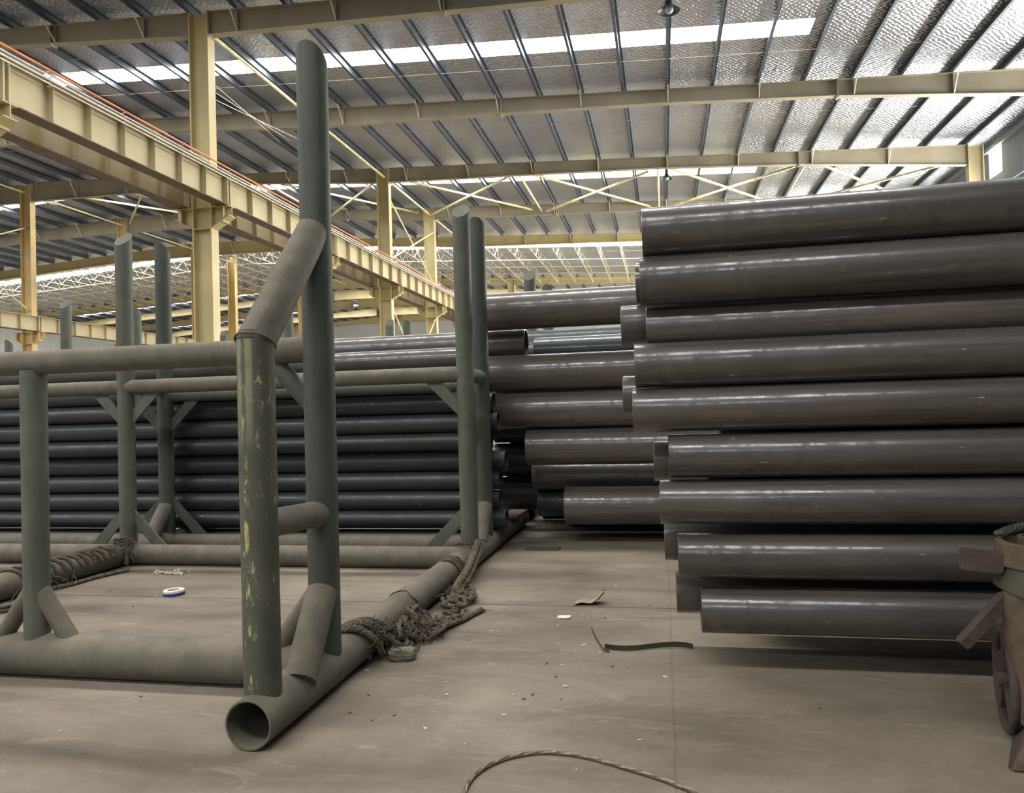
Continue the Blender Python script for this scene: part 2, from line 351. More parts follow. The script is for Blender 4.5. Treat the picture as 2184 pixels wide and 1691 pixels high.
# ---- rafters
FR = [18.0, 24.7, 31.4, 38.1, 45.0, 60.0, 66.0, 71.8, 78.2, 84.6]
DEP = [(-60, .5), (-46, .6), (-36, .55), (-29.6, .9), (-24, .68), (-18, .46), (-12, .62), (-5, .5), (0, .43), (5.6, .5), (12.2, .78)]
def dep(x):
    for (a, da), (b, db) in zip(DEP, DEP[1:]):
        if a <= x <= b: return da+(db-da)*(x-a)/(b-a)
    return .5
def top_z(x): return roof_z(x)-.228
SPANS = [(-60, -30.7, 'left span'), (-30.1, -12.14, 'middle span'), (-11.58, 11.68, 'right span')]
def rafter(y, label, span, group=None):
    X0, X1 = span[0], span[1]
    bm = bmesh.new(); xs = sorted({X0, X1} | {x for x in (-60, -46, -36, RIDGE, -24, -18, -5, 0, 5.6) if X0 < x < X1})
    for x0, x1 in zip(xs, xs[1:]):
        t0, t1, b0, b1 = top_z(x0), top_z(x1), top_z(x0)-dep(x0), top_z(x1)-dep(x1)
        plate(bm, [(x0, y, t0), (x1, y, t1), (x1, y, b1), (x0, y, b0)], (0, 1, 0), .012)
        for zz0, zz1 in ((t0, t1), (b0, b1)): plate(bm, [(x0, y-.12, zz0), (x1, y-.12, zz1), (x1, y+.12, zz1), (x0, y+.12, zz0)], (0, 0, 1), .02)
    o = link('rafter', bm, 'steelcol' if y < 40 else 'col_lit_rafter'); tag(o, label, 'beam', group)  # far rafters: brighter, yellower colour painted in for the lighting there
    for xx in (X0+.012, X1-.012):
        bm = bmesh.new(); box(bm, xx-.012, xx+.012, y-.13, y+.13, top_z(xx)-dep(xx)-.08, top_z(xx)-.0); link('end_plate', bm, 'steelcol', o)
    if y < 60:
        for xx in (-16.5, -5.05, 5.6):
            if not X0 < xx < X1: continue
            bm = bmesh.new(); box(bm, xx-.03, xx+.03, y-.13, y+.13, top_z(xx)-dep(xx)-.06, top_z(xx)-.0); link('splice_plate', bm, 'steelcol', o)
        for kk in range(-26, 9):
            xx = .47+1.40*kk
            if kk % 2 or not X0+.3 < xx < X1-.3: continue
            bm = bmesh.new(); zt, zb = top_z(xx), top_z(xx)-dep(xx)
            bar(bm, (xx, y-.11, zb+.03), (xx, y-.55, zt-.035), .03, .03); link('fly_brace', bm, 'rod', o)
            bm = bmesh.new(); box(bm, xx-.012, xx+.012, y-.11, y-.006, zb+.01, zt-.03); link('web_stiffener', bm, 'steelcol', o)
    return o
names = ['nearest', 'second nearest', 'third nearest', 'fourth nearest', 'fifth nearest', 'sixth, just behind the lattice purlins']
for i, y in enumerate(FR):
    for sp_ in SPANS:
        if i < 6: rafter(y, 'cream steel roof rafter, %s, %s to the camera' % (sp_[2], names[i]), sp_)
        else: rafter(y, 'cream steel rafter far beyond the lattice purlins, %s, %s of the far ones' % (sp_[2], ORD[i-5]), sp_, 'far rafters')
# ---- columns with crane brackets
def column(x, y, label, mat='yellow', bz=7.1, group=None, brackets=True, z1=None, w=.53, d=.32):
    z1 = z1 or top_z(x)-.012
    bm = bmesh.new()
    for s in (-1, 1): box(bm, x+s*w/2-.02, x+s*w/2+.02, y-d/2, y+d/2, 0, z1)
    box(bm, x-w/2+.02, x+w/2-.02, y-.01, y+.01, 0, z1)
    o = link('steel_column', bm, mat); tag(o, label, 'column', group)
    bm = bmesh.new(); box(bm, x-w/2-.15, x+w/2+.15, y-d/2-.1, y+d/2+.1, 0, .03); link('base_plate', bm, mat, o)
    if brackets:
        for s in (-1, 1):
            bm = bmesh.new(); x0, x1 = x+s*(w/2+.02), x+s*.80
            plate(bm, [(x0, y, bz), (x1, y, bz), (x1, y, bz-.26), (x0, y, bz-.56)], (0, 1, 0), .02)
            plate(bm, [(x0, y-.16, bz), (x1, y-.16, bz), (x1, y+.16, bz), (x0, y+.16, bz)], (0, 0, 1), .02)
            plate(bm, [(x0, y-.16, bz-.56), (x1, y-.16, bz-.26), (x1, y+.16, bz-.26), (x0, y+.16, bz-.56)], (0, 0, 1), .02)
            xs_ = x0+s*.33; box(bm, xs_-.01, xs_+.01, y-.15, y+.15, bz-.42, bz)
            link('crane_bracket', bm, mat, o)
        bm = bmesh.new()
        for zz in (bz, bz-.57): box(bm, x-w/2+.02, x+w/2-.02, y-d/2, y+d/2, zz-.01, zz+.01)
        link('stiffener_plate', bm, mat, o)
    return o
CX1, CX2, CX3 = -11.86, -30.4, 11.93
cn = ['at the left frame edge, mostly its crane bracket', 'nearest in full view, left of the tall rack post', 'hidden mostly behind the tall rack post', 'with diagonal rods behind the short rack post', 'just left of the paired rear rack posts', 'far end of the yellow crane girder row', 'far beyond the crane girder']
for i, y in enumerate([11.1, 18.0, 24.7, 31.4, 38.1, 45.0, 60.0, 66.0, 71.8]):
    if i < 7: column(CX1, y, 'yellow H-section column %s' % cn[i], mat='col_lit_rafter', brackets=i < 7)
    else: column(CX1, y, 'small yellow column far down the middle row', group='far middle columns', brackets=False)
for i, y in enumerate([31.4, 38.1, 45.0, 49.3, 60.0]):
    column(CX2, y, ['yellow-orange column at far left carrying the lower crane girder', 'yellow column behind the left rear rack post', 'slim yellow column right of the big near column', 'slim far yellow column in the left row near the lattice purlins', 'farthest yellow column in the left row'][i], mat='yellow_or', bz=6.0, w=.55)
for i, y in enumerate([18.0, 24.7, 31.4, 38.1, 45.0, 60.0]):
    column(CX3, y, 'cream column against the right wall carrying the %s rafter' % names[i].split(',')[0], brackets=False, w=.5)
# ---- crane girders
def girder(x, y0, y1, z0, z1, label, group=None, side=1, mat='yellow'):
    bm = bmesh.new()
    box(bm, x-.008, x+.008, y0, y1, z0+.02, z1-.02)
    box(bm, x-.2, x+.2, y0, y1, z1-.022, z1)
    o = link('crane_girder', bm, mat); tag(o, label, 'crane girder', group)
    bm = bmesh.new(); box(bm, x-.17, x+.17, y0, y1, z0, z0+.022); link('bottom_flange', bm, 'flange_brown', o)['label'] = 'brown bottom flange'  # bottom flange in a darker brown than the web
    n = max(2, int(round((y1-y0)/1.05)))
    for i in range(n+1):
        yy = y0+.05+(y1-y0-.1)*i/n
        bm = bmesh.new(); e = i in (0, n)
        box(bm, x-.15, x+.15, yy-.008-(.012 if e else 0), yy+.008+(.012 if e else 0), z0+.02, z1-.02 if e else z1-.022); link('end_plate' if e else 'web_stiffener', bm, mat, o)
    return o
gy = [4.8, 11.1, 18.0, 24.7, 31.4, 38.1, 45.0, 51.5]
gl = ['entering at the left edge of the frame', 'running down to the nearest full column', 'from nearest column to the tall rack post', 'right of the tall rack post', 'sloping down toward the rear rack posts', 'ending behind the rear rack posts', 'farthest, seen between the rear rack posts']
for i in range(7):
    girder(CX1+.58, gy[i]+.01, gy[i+1]-.01, 7.12, 7.92, 'yellow crane girder on near side of columns, %s' % gl[i])
    girder(CX1-.58, gy[i]+.01, gy[i+1]-.01, 7.12, 7.92, 'yellow crane girder on far side of columns, %s' % gl[i])
for s in (1, -1):
    bm = bmesh.new(); box(bm, CX1+s*.58-.04, CX1+s*.58+.04, 5.6, 51.5, 7.92, 8.04); box(bm, CX1+s*.58-.08, CX1+s*.58+.08, 5.6, 51.5, 7.92, 7.94)
    tag(link('crane_rail', bm, 'rail'), 'long steel crane rail on top of the %s yellow girder line' % ('near' if s > 0 else 'far'), 'rail')
for j, (dx, zz, mt, lb) in enumerate(((.26, 8.06, 'orange', 'orange conductor bar running along the top of the near crane girder'), (.27, 7.95, 'rod', 'upper pale conductor bar along the near crane girder'), (.27, 7.87, 'rod', 'middle pale conductor bar along the near crane girder'), (.27, 7.79, 'rod', 'lowest pale conductor bar along the near crane girder'))):
    bm = bmesh.new(); sweep(bm, [(CX1+.58+dx, 5.6, zz), (CX1+.58+dx, 51.5, zz)], .016 if mt == 'rod' else .024, 8)
    for yy in range(6, 50, 2): box(bm, CX1+.58+.14, CX1+.58+dx, yy-.01, yy+.01, zz-.01, zz+.01)
    tag(link('conductor_bar', bm, mt), lb, 'rail')
g2 = [24.7, 31.4, 38.1, 45.0, 52.0, 60.0]
for i in range(5):
    girder(CX2+.5, g2[i]+.01, g2[i+1]-.01, 6.02, 6.75, 'lower distant yellow crane girder length, %s from the left frame edge' % ORD[i+1])
# ---- purlins (near set), lattice purlins, far purlins
PX = [.47+1.40*k for k in range(-42, 9)]
def purlin(x, y0, y1, label, group=None, me=None):
    if me is None:
        bm = bmesh.new(); L = y1-y0
        box(bm, -.004, .004, 0, L, -.2, 0); box(bm, 0, .075, 0, L, -.004, 0); box(bm, -.075, 0, 0, L, -.2, -.196)
        box(bm, .07, .075, 0, L, -.02, 0); box(bm, -.075, -.07, 0, L, -.2, -.18)
        o = link('purlin', bm, 'purlin')
    else:
        o = bpy.data.objects.new('purlin', me); COL.objects.link(o)
    o.location = (x, y0, roof_z(x)-.004); return tag(o, label, 'purlin', group)
me = None; mef = None
for x in PX:
    k = round((x-.47)/1.40)
    if k == 0: lb = 'dark steel purlin running straight away, with both dome lamps hung on it'
    elif k > 0: lb = 'dark steel purlin, %s to the right of the one with the dome lamps' % ORD[k]
    else: lb = 'dark steel purlin, %s to the left of the one with the dome lamps' % ORD[-k]
    o = purlin(x, 12.0, 45.1, lb, 'near roof purlins', me); me = o.data
    o = purlin(x, 59.9, 86.9, 'dark steel purlin beyond the lattice purlins, at the far end of the hall', 'far roof purlins', mef); mef = o.data
bm = bmesh.new(); L = 14.95; sweep(bm, [(0, 0, -.05), (0, L, -.05)], .024, 6); sweep(bm, [(0, .3, -.72), (0, L-.3, -.72)], .024, 6)
n = 10
for i in range(n):
    a, b, c = L*i/n, L*(i+.5)/n, L*(i+1)/n
    bar(bm, (0, a+.05, -.05), (0, b, -.72), .028, .028); bar(bm, (0, b, -.72), (0, c-.05, -.05), .028, .028)
lo = None
for x in PX:
    k = round((x-.47)/1.40)
    lb = 'pale lattice purlin in the far bay, ' + ('in line with the dome lamps' if k == 0 else '%s to the %s of the lamp line' % (ORD[abs(k)], 'right' if k > 0 else 'left'))
    if lo is None: lo = link('lattice_purlin', bm, 'lattice'); o = lo
    else: o = bpy.data.objects.new('lattice_purlin', lo.data); COL.objects.link(o)
    o.location = (x, 45.05, roof_z(x)-.0); tag(o, lb, 'lattice purlin', 'lattice purlins')
for j, yy in enumerate((47.5, 50.1, 52.7, 55.3, 57.9)):
    bm = bmesh.new(); sweep(bm, [(-58, yy, roof_z(-58)-.72), (RIDGE, yy, roof_z(RIDGE)-.72), (12, yy, roof_z(12)-.72)], .026, 6)
    tag(link('bridging_rod', bm, 'lattice'), 'pale rod tying the lattice purlins crosswise, %s from the near end' % ORD[j+1], 'rod')
# ---- sag rods, struts, roof bracing
for j, (yy, lb) in enumerate(((22.6, 'thin white sag rod line just beyond the nearest roof light strip'), (20.0, 'thin white sag rod line just before the nearest roof light strip'), (27.3, 'thin white sag rod line in the second roof bay'))):
    bm = bmesh.new(); sweep(bm, [(-28, yy, roof_z(-28)-.16), (8.7, yy, roof_z(8.7)-.16)], .007, 5); tag(link('sag_rod', bm, 'rod'), lb, 'rod')
def rodo(name, p, q, r, mat, label, cat='brace', group=None, flat=False):
    bm = bmesh.new()
    if flat:
        bar(bm, p, q, .09, .012); a = Vector((0, 0, .045)); bar(bm, Vector(p)+a, Vector(q)+a, .01, .09)
    else: sweep(bm, [p, q], r, 10)
    return tag(link(name, bm, mat), label, cat, group)
rows = list(zip(FR[:4], FR[1:5]))
bayn = ['nearest', 'second', 'third', 'fourth']
for i, (a, b) in enumerate(rows):
    for X, nm in ((CX1+.1, 'middle'), (CX2, 'left')):
        rodo('tie_strut', (X, a+.18, top_z(X)-.42), (X, b-.18, top_z(X)-.42), .05, 'brace', 'pale round tie strut along the %s column row, %s bay' % (nm, bayn[i]), 'strut')
for X, nm in ((-23.5, 'far left of the hall ridge side'), (-17.7, 'left of the middle columns'), (-5.8, 'left of the lamp line'), (.1, 'beside the farther dome lamp'), (5.9, 'right of the lamp line')):
    rodo('tie_strut', (X, 31.58, top_z(X)-.36), (X, 37.92, top_z(X)-.36), .05, 'brace', 'pale round tie strut in the braced third bay, %s' % nm, 'strut')
nodes = [-30.1, -23.8, -17.8, -12.0, -5.9, .05, 5.85, 11.9]
pn = ['first', 'second', 'third', 'fourth', 'fifth', 'sixth', 'seventh']
for i, (a, b) in enumerate(zip(nodes, nodes[1:])):
    ins = .35
    rodo('cross_brace', (a+ins, 31.7, top_z(a)-.33), (b-ins, 37.8, top_z(b)-.33), .03, 'brace', 'pale angle of the %s roof brace cross from the left, leaning right with distance' % pn[i], flat=True)
    rodo('cross_brace', (b-ins, 31.7, top_z(b)-.47), (a+ins, 37.8, top_z(a)-.47), .03, 'brace', 'pale angle of the %s roof brace cross from the left, leaning left with distance' % pn[i], flat=True)
X = CX1+.12
rodo('diagonal_rod', (X, 31.6, 11.2), (X, 37.9, 8.4), .035, 'brace', 'long diagonal rod falling away between the two braced middle columns', 'brace')
X += .1
rodo('diagonal_rod', (X, 37.9, 11.0), (X, 31.6, 8.4), .035, 'brace', 'long diagonal rod rising away between the two braced middle columns', 'brace')
X -= .1
rodo('diagonal_rod', (X, 31.6, 6.4), (X, 37.9, 1.2), .035, 'brace', 'lower diagonal rod falling away between the two braced middle columns', 'brace')
X += .1
rodo('diagonal_rod', (X, 37.9, 6.4), (X, 31.6, 1.2), .035, 'brace', 'lower diagonal rod rising away between the two braced middle columns', 'brace')
X = CX2
rodo('diagonal_rod', (X, 31.6, 11.3), (X, 24.6, 8.2), .035, 'brace', 'diagonal rod at the far left frame edge, rising to the left row column', 'brace')
X += .1
rodo('diagonal_rod', (X, 24.6, 10.8), (X, 31.6, 6.9), .035, 'brace', 'diagonal rod at the far left frame edge, falling to the lower crane girder', 'brace')
for j in range(3):
    bm = bmesh.new(); sweep(bm, [(CX1+.32, 18.1, 10.45-.2*j), (-13.1+.38*j, 24.5, 11.3)], .010, 5)
    tag(link('hanging_cable', bm, 'rod'), 'thin cable slanting from nearest column to second rafter, %s' % ('topmost', 'middle', 'lowest')[j][:9], 'cable')
# ---- dome lamps
def lamp(x, y, z, hang, r, label):
    t = empty('dome_lamp', (x, y, z), label, 'lamp')
    bm = bmesh.new(); prof = [(.06, .20), (.09, .18), (.12, .12), (.22, .04), (r, 0), (r-.012, -.004), (.2, .03), (.1, .10)]; prof = [(a*r/.28 if i < 6 else a*r/.28, b) for i, (a, b) in enumerate(prof)]
    seg = 28; rings = [[bm.verts.new((x+a*math.cos(q*2*math.pi/seg), y+a*math.sin(q*2*math.pi/seg), z+b)) for q in range(seg)] for a, b in prof]
    for A, B in zip(rings, rings[1:]):
        for q in range(seg): u = (q+1) % seg; bm.faces.new((A[q], A[u], B[u], B[q]))
    bm.faces.new(rings[0]); link('lamp_shade', bm, 'lampm', t, True)
    bm = bmesh.new(); bmesh.ops.create_uvsphere(bm, u_segments=16, v_segments=10, radius=r*.42); bmesh.ops.translate(bm, verts=bm.verts, vec=(x, y, z+.05)); link('bulb', bm, 'glass', t, True)
    bm = bmesh.new(); box(bm, x-.07, x+.07, y-.07, y+.07, z+.2, z+.42); link('ballast_box', bm, 'lampm', t)
    bm = bmesh.new(); sweep(bm, [(x, y, z+.42), (x, y, hang)], .015, 8); link('hanging_rod', bm, 'lampm', t)
lamp(.45, 18.7, 11.16, roof_z(.5)-.19, .28, 'grey dome lamp hanging at the top edge of the picture above the roof light')
lamp(.45, 32.2, 11.06, roof_z(.5)-.19, .26, 'small grey dome lamp hanging below the third rafter')

# ------------------------------------------------------------------ pipe racks
def gusset(parent, post, sx, z, h, up=True, r=.082, mat='green'):
    # flat triangular plate between a post and a rail running along X; up=True: stands on the floor rail
    x, y = post; bm = bmesh.new(); x0 = x+sx*r*.9
    s = 1 if up else -1
    plate(bm, [(x0, y-.02, z), (x0+sx*h, y-.02, z), (x0+sx*(h-.07), y-.02, z), (x0, y-.02, z+s*(h-.07))][:0] or [(x0+sx*h, y, z), (x0+sx*(h-.16), y, z), (x0, y, z+s*(h-.14)), (x0, y, z+s*h)], (0, 1, 0), .02)
    return link('gusset', bm, mat, parent)
def rpost(parent, x, y, z0, z1, cut, r=.082, mat='green'):
    bm = post_mesh(r, z0, z1, cut, saddle='x' if abs(z0-.17) < .025 else ('y' if z0 == .2 else None)); o = link('post', bm, mat, parent, True); o.location = (x, y, 0); return o
R1 = empty('pipe_rack', (-1.81, 3.0, 0), 'large dusty green pipe rack of welded tubes, nearest the camera on the left', 'pipe rack', 'pipe racks')
# base tubes along Y (their near ends are open)
for nm, x, y0 in (('right', -1.81, 2.98), ('left', -5.42, 2.98)):
    bm = bmesh.new(); hollow(bm, (x, y0, .112), (x, 9.35, .112), .112, .011, 40); link('base_tube', bm, 'dust', R1, True)
for y, x0 in ((3.74, -9.2), (6.75, -9.2), (7.42, -9.2)):
    tube('floor_rail', (x0, y, .118 if y < 5 else .10), (-1.86, y, .118 if y < 5 else .10), .118 if y < 5 else .1, 'dust', R1, 40)
tube('top_rail', (-9.2, 3.74, 1.805), (-1.83, 3.74, 1.805), .071, 'dust', R1, 36)
tube('top_rail', (-9.2, 6.8, 1.805), (-1.85, 6.8, 1.805), .075, 'dust', R1, 36)
# near short post, its slanted continuation and the link tube
rpost(R1, -1.815, 3.12, .17, 1.80, 0, .083, 'green_worn')['label'] = 'short worn post with scraped yellow paint'
bm = bmesh.new(); sweep(bm, [(-1.815, 3.12, 1.70), (-1.815, 3.12, 1.79), (-1.81, 3.73, 2.45)], [.070, .0885, .086], 36); link('slanted_brace', bm, 'dust', R1, True)
bm = bmesh.new()
ring = []
for q in range(40):
    a = q*2*math.pi/40; yy = .088*math.sin(a); ring.append((-1.815+.088*math.cos(a), 3.12+yy, 1.79-.42*yy))
sweep(bm, ring, .006, 8, closed=True); link('weld_seam', bm, 'weld', R1, True)
tube('link_tube', (-1.80, 3.12, .96), (-1.80, 3.74, .93), .066, 'dust', R1, 32)
rpost(R1, -1.80, 3.73, .17, 3.44, 1, .083, 'green_dark')['label'] = 'tallest nearest dark green post'
# small tubes bracing the tall post
tube('foot_brace', (-1.76, 3.36, .17), (-1.80, 3.70, .52), .08, 'dust', R1, 30)
tube('foot_brace', (-2.10, 3.74, .17), (-1.83, 3.74, .52), .06, 'dust', R1, 30)
tube('knee_brace', (-2.12, 3.76, 1.80), (-1.80, 3.76, 1.44), .05, 'green_dark', R1, 24)
# intermediate post between the front rails
rpost(R1, -3.6, 3.74, .2, 1.76, 0, .07, 'green'); 
tube('foot_brace', (-3.36, 3.74, .18), (-3.60, 3.74, .52), .05, 'dust', R1, 24); tube('foot_brace', (-3.86, 3.74, .18), (-3.60, 3.74, .52), .05, 'dust', R1, 24)
rpost(R1, -7.4, 3.74, .2, 1.76, 0, .07, 'green')
rpost(R1, -5.42, 3.12, .17, 1.80, 0, .083, 'green'); rpost(R1, -5.42, 3.73, .17, 3.44, 1, .083, 'green')
# rear pairs of tall posts
for x in (-1.81, -5.43):
    rpost(R1, x, 6.8, .15, 3.42, -1, .083, 'green'); rpost(R1, x, 7.42, .15, 3.42, 1, .083, 'green_dark')
    tube('link_tube', (x, 6.8, 1.80), (x-.0, 7.42, 1.80), .066, 'dust', R1, 28)
    tube('foot_brace', (x+.02, 7.08, .17), (x, 7.40, .50), .08, 'dust', R1, 28)
    for s in (-1, 1):
        if x > -3 and s > 0: continue
        gusset(R1, (x, 6.8), s, .19, .36, True); gusset(R1, (x, 6.8), s, 1.74, .32, False)
        gusset(R1, (x, 7.42), s, .19, .42, True, mat='green_dark'); gusset(R1, (x, 7.42), s, 1.74, .42, False, mat='green_dark')
tube('link_tube', (-1.82, 7.42, 1.72), (-5.43, 7.42, 1.72), .06, 'green_dark', R1, 24)
def far_rack(label, bases, posts, rails):
    loc = (bases[0][0], bases[0][1], 0); R = empty('pipe_rack', loc, label, 'pipe rack', 'pipe racks')
    for x, y0, y1 in bases:
        bm = bmesh.new(); hollow(bm, (x, y0, .112), (x, y1, .112), .112, .011, 24); link('base_tube', bm, 'dust', R, True)
    for x, y, cut, zt in posts: rpost(R, x, y, .15, zt, cut, .083, 'green')
    for x0, x1, y in rails:
        tube('floor_rail', (x0, y, .1), (x1, y, .1), .1, 'dust', R, 24); tube('top_rail', (x0, y, 1.8), (x1, y, 1.8), .075, 'dust', R, 24)
    return R
far_rack('second green pipe rack, its posts showing above the long dark pipes', [(-1.78, 9.6, 11.8), (-9.15, 9.6, 11.8)],
         [(-1.78, 10.33, -1, 3.42), (-1.70, 11.45, 1, 3.38), (-9.17, 10.17, -1, 3.42), (-8.8, 11.3, 1, 3.42)], [(-13, -1.7, 10.25), (-13, -1.7, 11.4)])
far_rack('distant green pipe rack whose post shows beside the tall near post', [(-6.5, 12.1, 13.6)], [(-6.5, 12.3, -1, 3.42)], [(-8.6, -6.6, 12.6)])
far_rack('farthest green pipe rack, two close post tops in front of a yellow column', [(-5.4, 14.0, 16.2), (-9.4, 14.0, 16.2), (-14.7, 14.0, 16.2)],
         [(-5.46, 14.6, -1, 3.42), (-5.19, 14.9, 1, 3.40), (-9.4, 14.87, -1, 3.42), (-14.7, 14.6, 1, 3.42)], [(-15, -5.3, 14.75)])

# ------------------------------------------------------------------ pipes
random.seed(7)
def pipe(x0, x1, y, z, r, mat, label, group, wall=None):
    bm = bmesh.new(); L = x1-x0; hollow(bm, (0, 0, 0), (L, 0, 0), r, wall or max(.01, r*.09), 48, .003)
    o = link('steel_pipe', bm, mat, None, True); o.location = (x0, y, z); o.rotation_euler.x = random.uniform(0, 6.28)
    return tag(o, label, 'pipe', group)
G = 'pipes in the right stack, front column'
A = [(-.085, 4.255, 2.418, .136), (-.105, 4.255, 2.145, .134), (-.08, 4.362, 1.892, .122), (-.148, 4.245, 1.674, .124), (-.165, 4.242, 1.425, .121), (.02, 4.242, 1.168, .119), (-.035, 4.242, .917, .121), (.052, 4.242, .622, .121), (.165, 4.246, .330, .124)]
nt = ['topmost', 'second from the top', 'third from the top, set slightly back', 'fourth from the top', 'fifth from the top', 'sixth from the top', 'seventh from the top', 'second from the bottom', 'bottommost']
for i, (x, y, z, r) in enumerate(A):
    pipe(x, x+9.6, y, z, r, 'pipe', 'brown pipe in front column of near right stack, %s' % nt[i], G)
B = [(-.14, 2.20, 'just under the second pipe end'), (-.235, 1.945, 'upper end left of third pipe'), (-.237, 1.515, 'end beside the fourth and fifth pipes'), (-.067, 1.115, 'end beside the sixth pipe'), (-.02, .64, 'end below the seventh pipe'), (.04, .326, 'lowest end, left of the bottommost pipe'), (.25, .872, 'hidden between the seventh and eighth pipes'), (.2, 2.455, 'behind the topmost pipe'), (.2, 1.73, 'behind the fourth pipe'), (.2, 1.30, 'behind the fifth pipe')]
for i, (x, z, lb) in enumerate(B[:7]):
    pipe(x, x+9.5, 4.64, z, .121 if x < .2 else .115, 'pipe', 'brown pipe one layer back in near right stack, %s' % lb, 'pipes in the right stack, second column')
for i in range(9):
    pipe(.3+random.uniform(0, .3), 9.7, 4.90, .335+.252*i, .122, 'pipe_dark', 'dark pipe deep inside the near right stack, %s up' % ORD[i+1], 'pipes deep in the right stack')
for x in (2.6, 7.4):
    bm = bmesh.new(); box(bm, x-.1, x+.1, 4.16, 5.1, 0, .205); tag(link('timber_sleeper', bm, 'wood'), 'timber sleeper under the near right pipe stack, %s end' % ('left' if x < 4 else 'right'), 'timber')
    bm = bmesh.new(); bmesh.ops.create_cube
tag(tube('light_block_rail', (.45, 5.17, .105), (9.8, 5.17, .105), .105, 'dust'), 'added round rail blocking light from behind under the near right pipe stack', 'rail')  # added rail, unseen, keeps back light from the floor under the stack
tag(tube('light_block_rail', (-1.2, 9.35, .105), (7.8, 9.35, .105), .105, 'dust'), 'added round rail blocking light from behind under the middle pipe stack', 'rail')  # second added rail, shuts out light below the middle stack
# middle stack: bigger pipes behind the gap
Gd = 'large pipes of the middle stack'
D = [(-2.0, 8.10, 2.545, .205, 'pipe_big', 'topmost, left end behind rear rack post'), (-1.44, 8.62, 2.13, .16, 'pipe_green', 'slimmer greenish one under the topmost'), (-1.98, 8.10, 1.86, .2, 'pipe_big', 'second large one from the top'), (-1.95, 8.10, 1.445, .2, 'pipe_big', 'third large one from the top'),
     (-1.47, 8.10, 1.045, .2, 'pipe_big', 'third large one from the bottom'), (-1.48, 8.48, .70, .16, 'pipe_big', 'set back between the lowest two'), (-1.07, 8.10, .405, .203, 'pipe_big', 'bottommost, left end right of the others'), (-1.45, 8.64, .385, .17, 'pipe_dark', 'bottommost at the back')]
for x, y, z, r, mt, lb in D: pipe(x, x+9.4, y, z, r, mt, 'middle stack pipe beyond the rear posts, %s' % lb, Gd)
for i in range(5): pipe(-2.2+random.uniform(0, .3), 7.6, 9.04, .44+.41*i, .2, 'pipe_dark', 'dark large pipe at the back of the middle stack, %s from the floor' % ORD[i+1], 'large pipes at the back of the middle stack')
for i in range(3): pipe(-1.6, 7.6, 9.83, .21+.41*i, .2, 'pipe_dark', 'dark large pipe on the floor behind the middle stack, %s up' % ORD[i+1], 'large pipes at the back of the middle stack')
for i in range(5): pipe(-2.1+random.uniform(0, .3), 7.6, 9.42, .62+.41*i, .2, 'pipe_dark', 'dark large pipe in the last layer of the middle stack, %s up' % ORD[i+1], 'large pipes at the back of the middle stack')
for x in (1.8, 6.2):
    bm = bmesh.new(); box(bm, x-.1, x+.1, 7.85, 9.25, 0, .2); tag(link('timber_sleeper', bm, 'wood'), 'timber sleeper under the middle stack of large pipes, %s end' % ('left' if x < 4 else 'right'), 'timber')
# long dark pipes lying behind the rack
Gm = 'dark pipes stacked behind the rack'
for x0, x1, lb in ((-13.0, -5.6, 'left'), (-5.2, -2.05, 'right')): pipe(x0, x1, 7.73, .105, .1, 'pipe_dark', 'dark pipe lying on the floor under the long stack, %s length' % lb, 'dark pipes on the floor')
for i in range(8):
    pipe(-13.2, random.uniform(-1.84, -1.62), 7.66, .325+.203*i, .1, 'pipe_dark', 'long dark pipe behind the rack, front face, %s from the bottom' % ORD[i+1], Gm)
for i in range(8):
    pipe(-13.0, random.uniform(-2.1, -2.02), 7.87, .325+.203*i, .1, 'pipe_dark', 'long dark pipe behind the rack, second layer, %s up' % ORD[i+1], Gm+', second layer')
pipe(-13.4, -2.02, 8.06, 2.045, .128, 'pipe', 'glossy brown pipe lying on the dark pipes, below the upper one', 'brown pipes on top of the dark pipes')
pipe(-13.6, -1.50, 8.36, 2.215, .155, 'pipe_big', 'thick brown pipe on top of the long stack, right end open near rear posts', 'brown pipes on top of the dark pipes')
for i in range(4): pipe(-13.1, -1.95, 8.36, .36+.27*i+.0, .13, 'pipe_dark', 'dark pipe hidden low behind the long stack, %s up' % ORD[i+1], 'hidden pipes of the long stack')
for i in range(2): pipe(-13.1, -1.95, 8.36, 1.47+.31*i+.0, .15, 'pipe_dark', 'dark supporting pipe under the thick brown pipe, %s' % ('lower', 'upper')[i], 'hidden pipes of the long stack')

# ------------------------------------------------------------------ ropes
def twisted(bm, pts, r, pitch, strands=3, seg=6, wob=0.0):
    P = [Vector(p) for p in pts]
    # Catmull-Rom resample
    Q = []
    for i in range(len(P)-1):
        p0, p1, p2, p3 = P[max(i-1, 0)], P[i], P[i+1], P[min(i+2, len(P)-1)]
        n = max(2, int((p2-p1).length/(pitch/7)))
        for k in range(n):
            t = k/n; Q.append(.5*((2*p1)+(-p0+p2)*t+(2*p0-5*p1+4*p2-p3)*t*t+(-p0+3*p1-3*p2+p3)*t**3))
    Q.append(P[-1]); s = 0; lines = [[] for _ in range(strands)]; a = None
    for i, p in enumerate(Q):
        d = (Q[min(i+1, len(Q)-1)]-Q[max(i-1, 0)]); d = d.normalized() if d.length > 1e-9 else Vector((1, 0, 0))
        if a is None: a, b = frame_for(d)
        else: a = (a-d*a.dot(d)).normalized(); b = a.cross(d)
        if i: s += (p-Q[i-1]).length
        for j in range(strands):
            t = 2*math.pi*(s/pitch+j/strands); lines[j].append(p+(a*math.cos(t)+b*math.sin(t))*r*.52 + Vector((random.uniform(-1, 1), random.uniform(-1, 1), random.uniform(-1, 1)))*wob)
    for Lc in lines: sweep(bm, Lc, r*.56, seg)
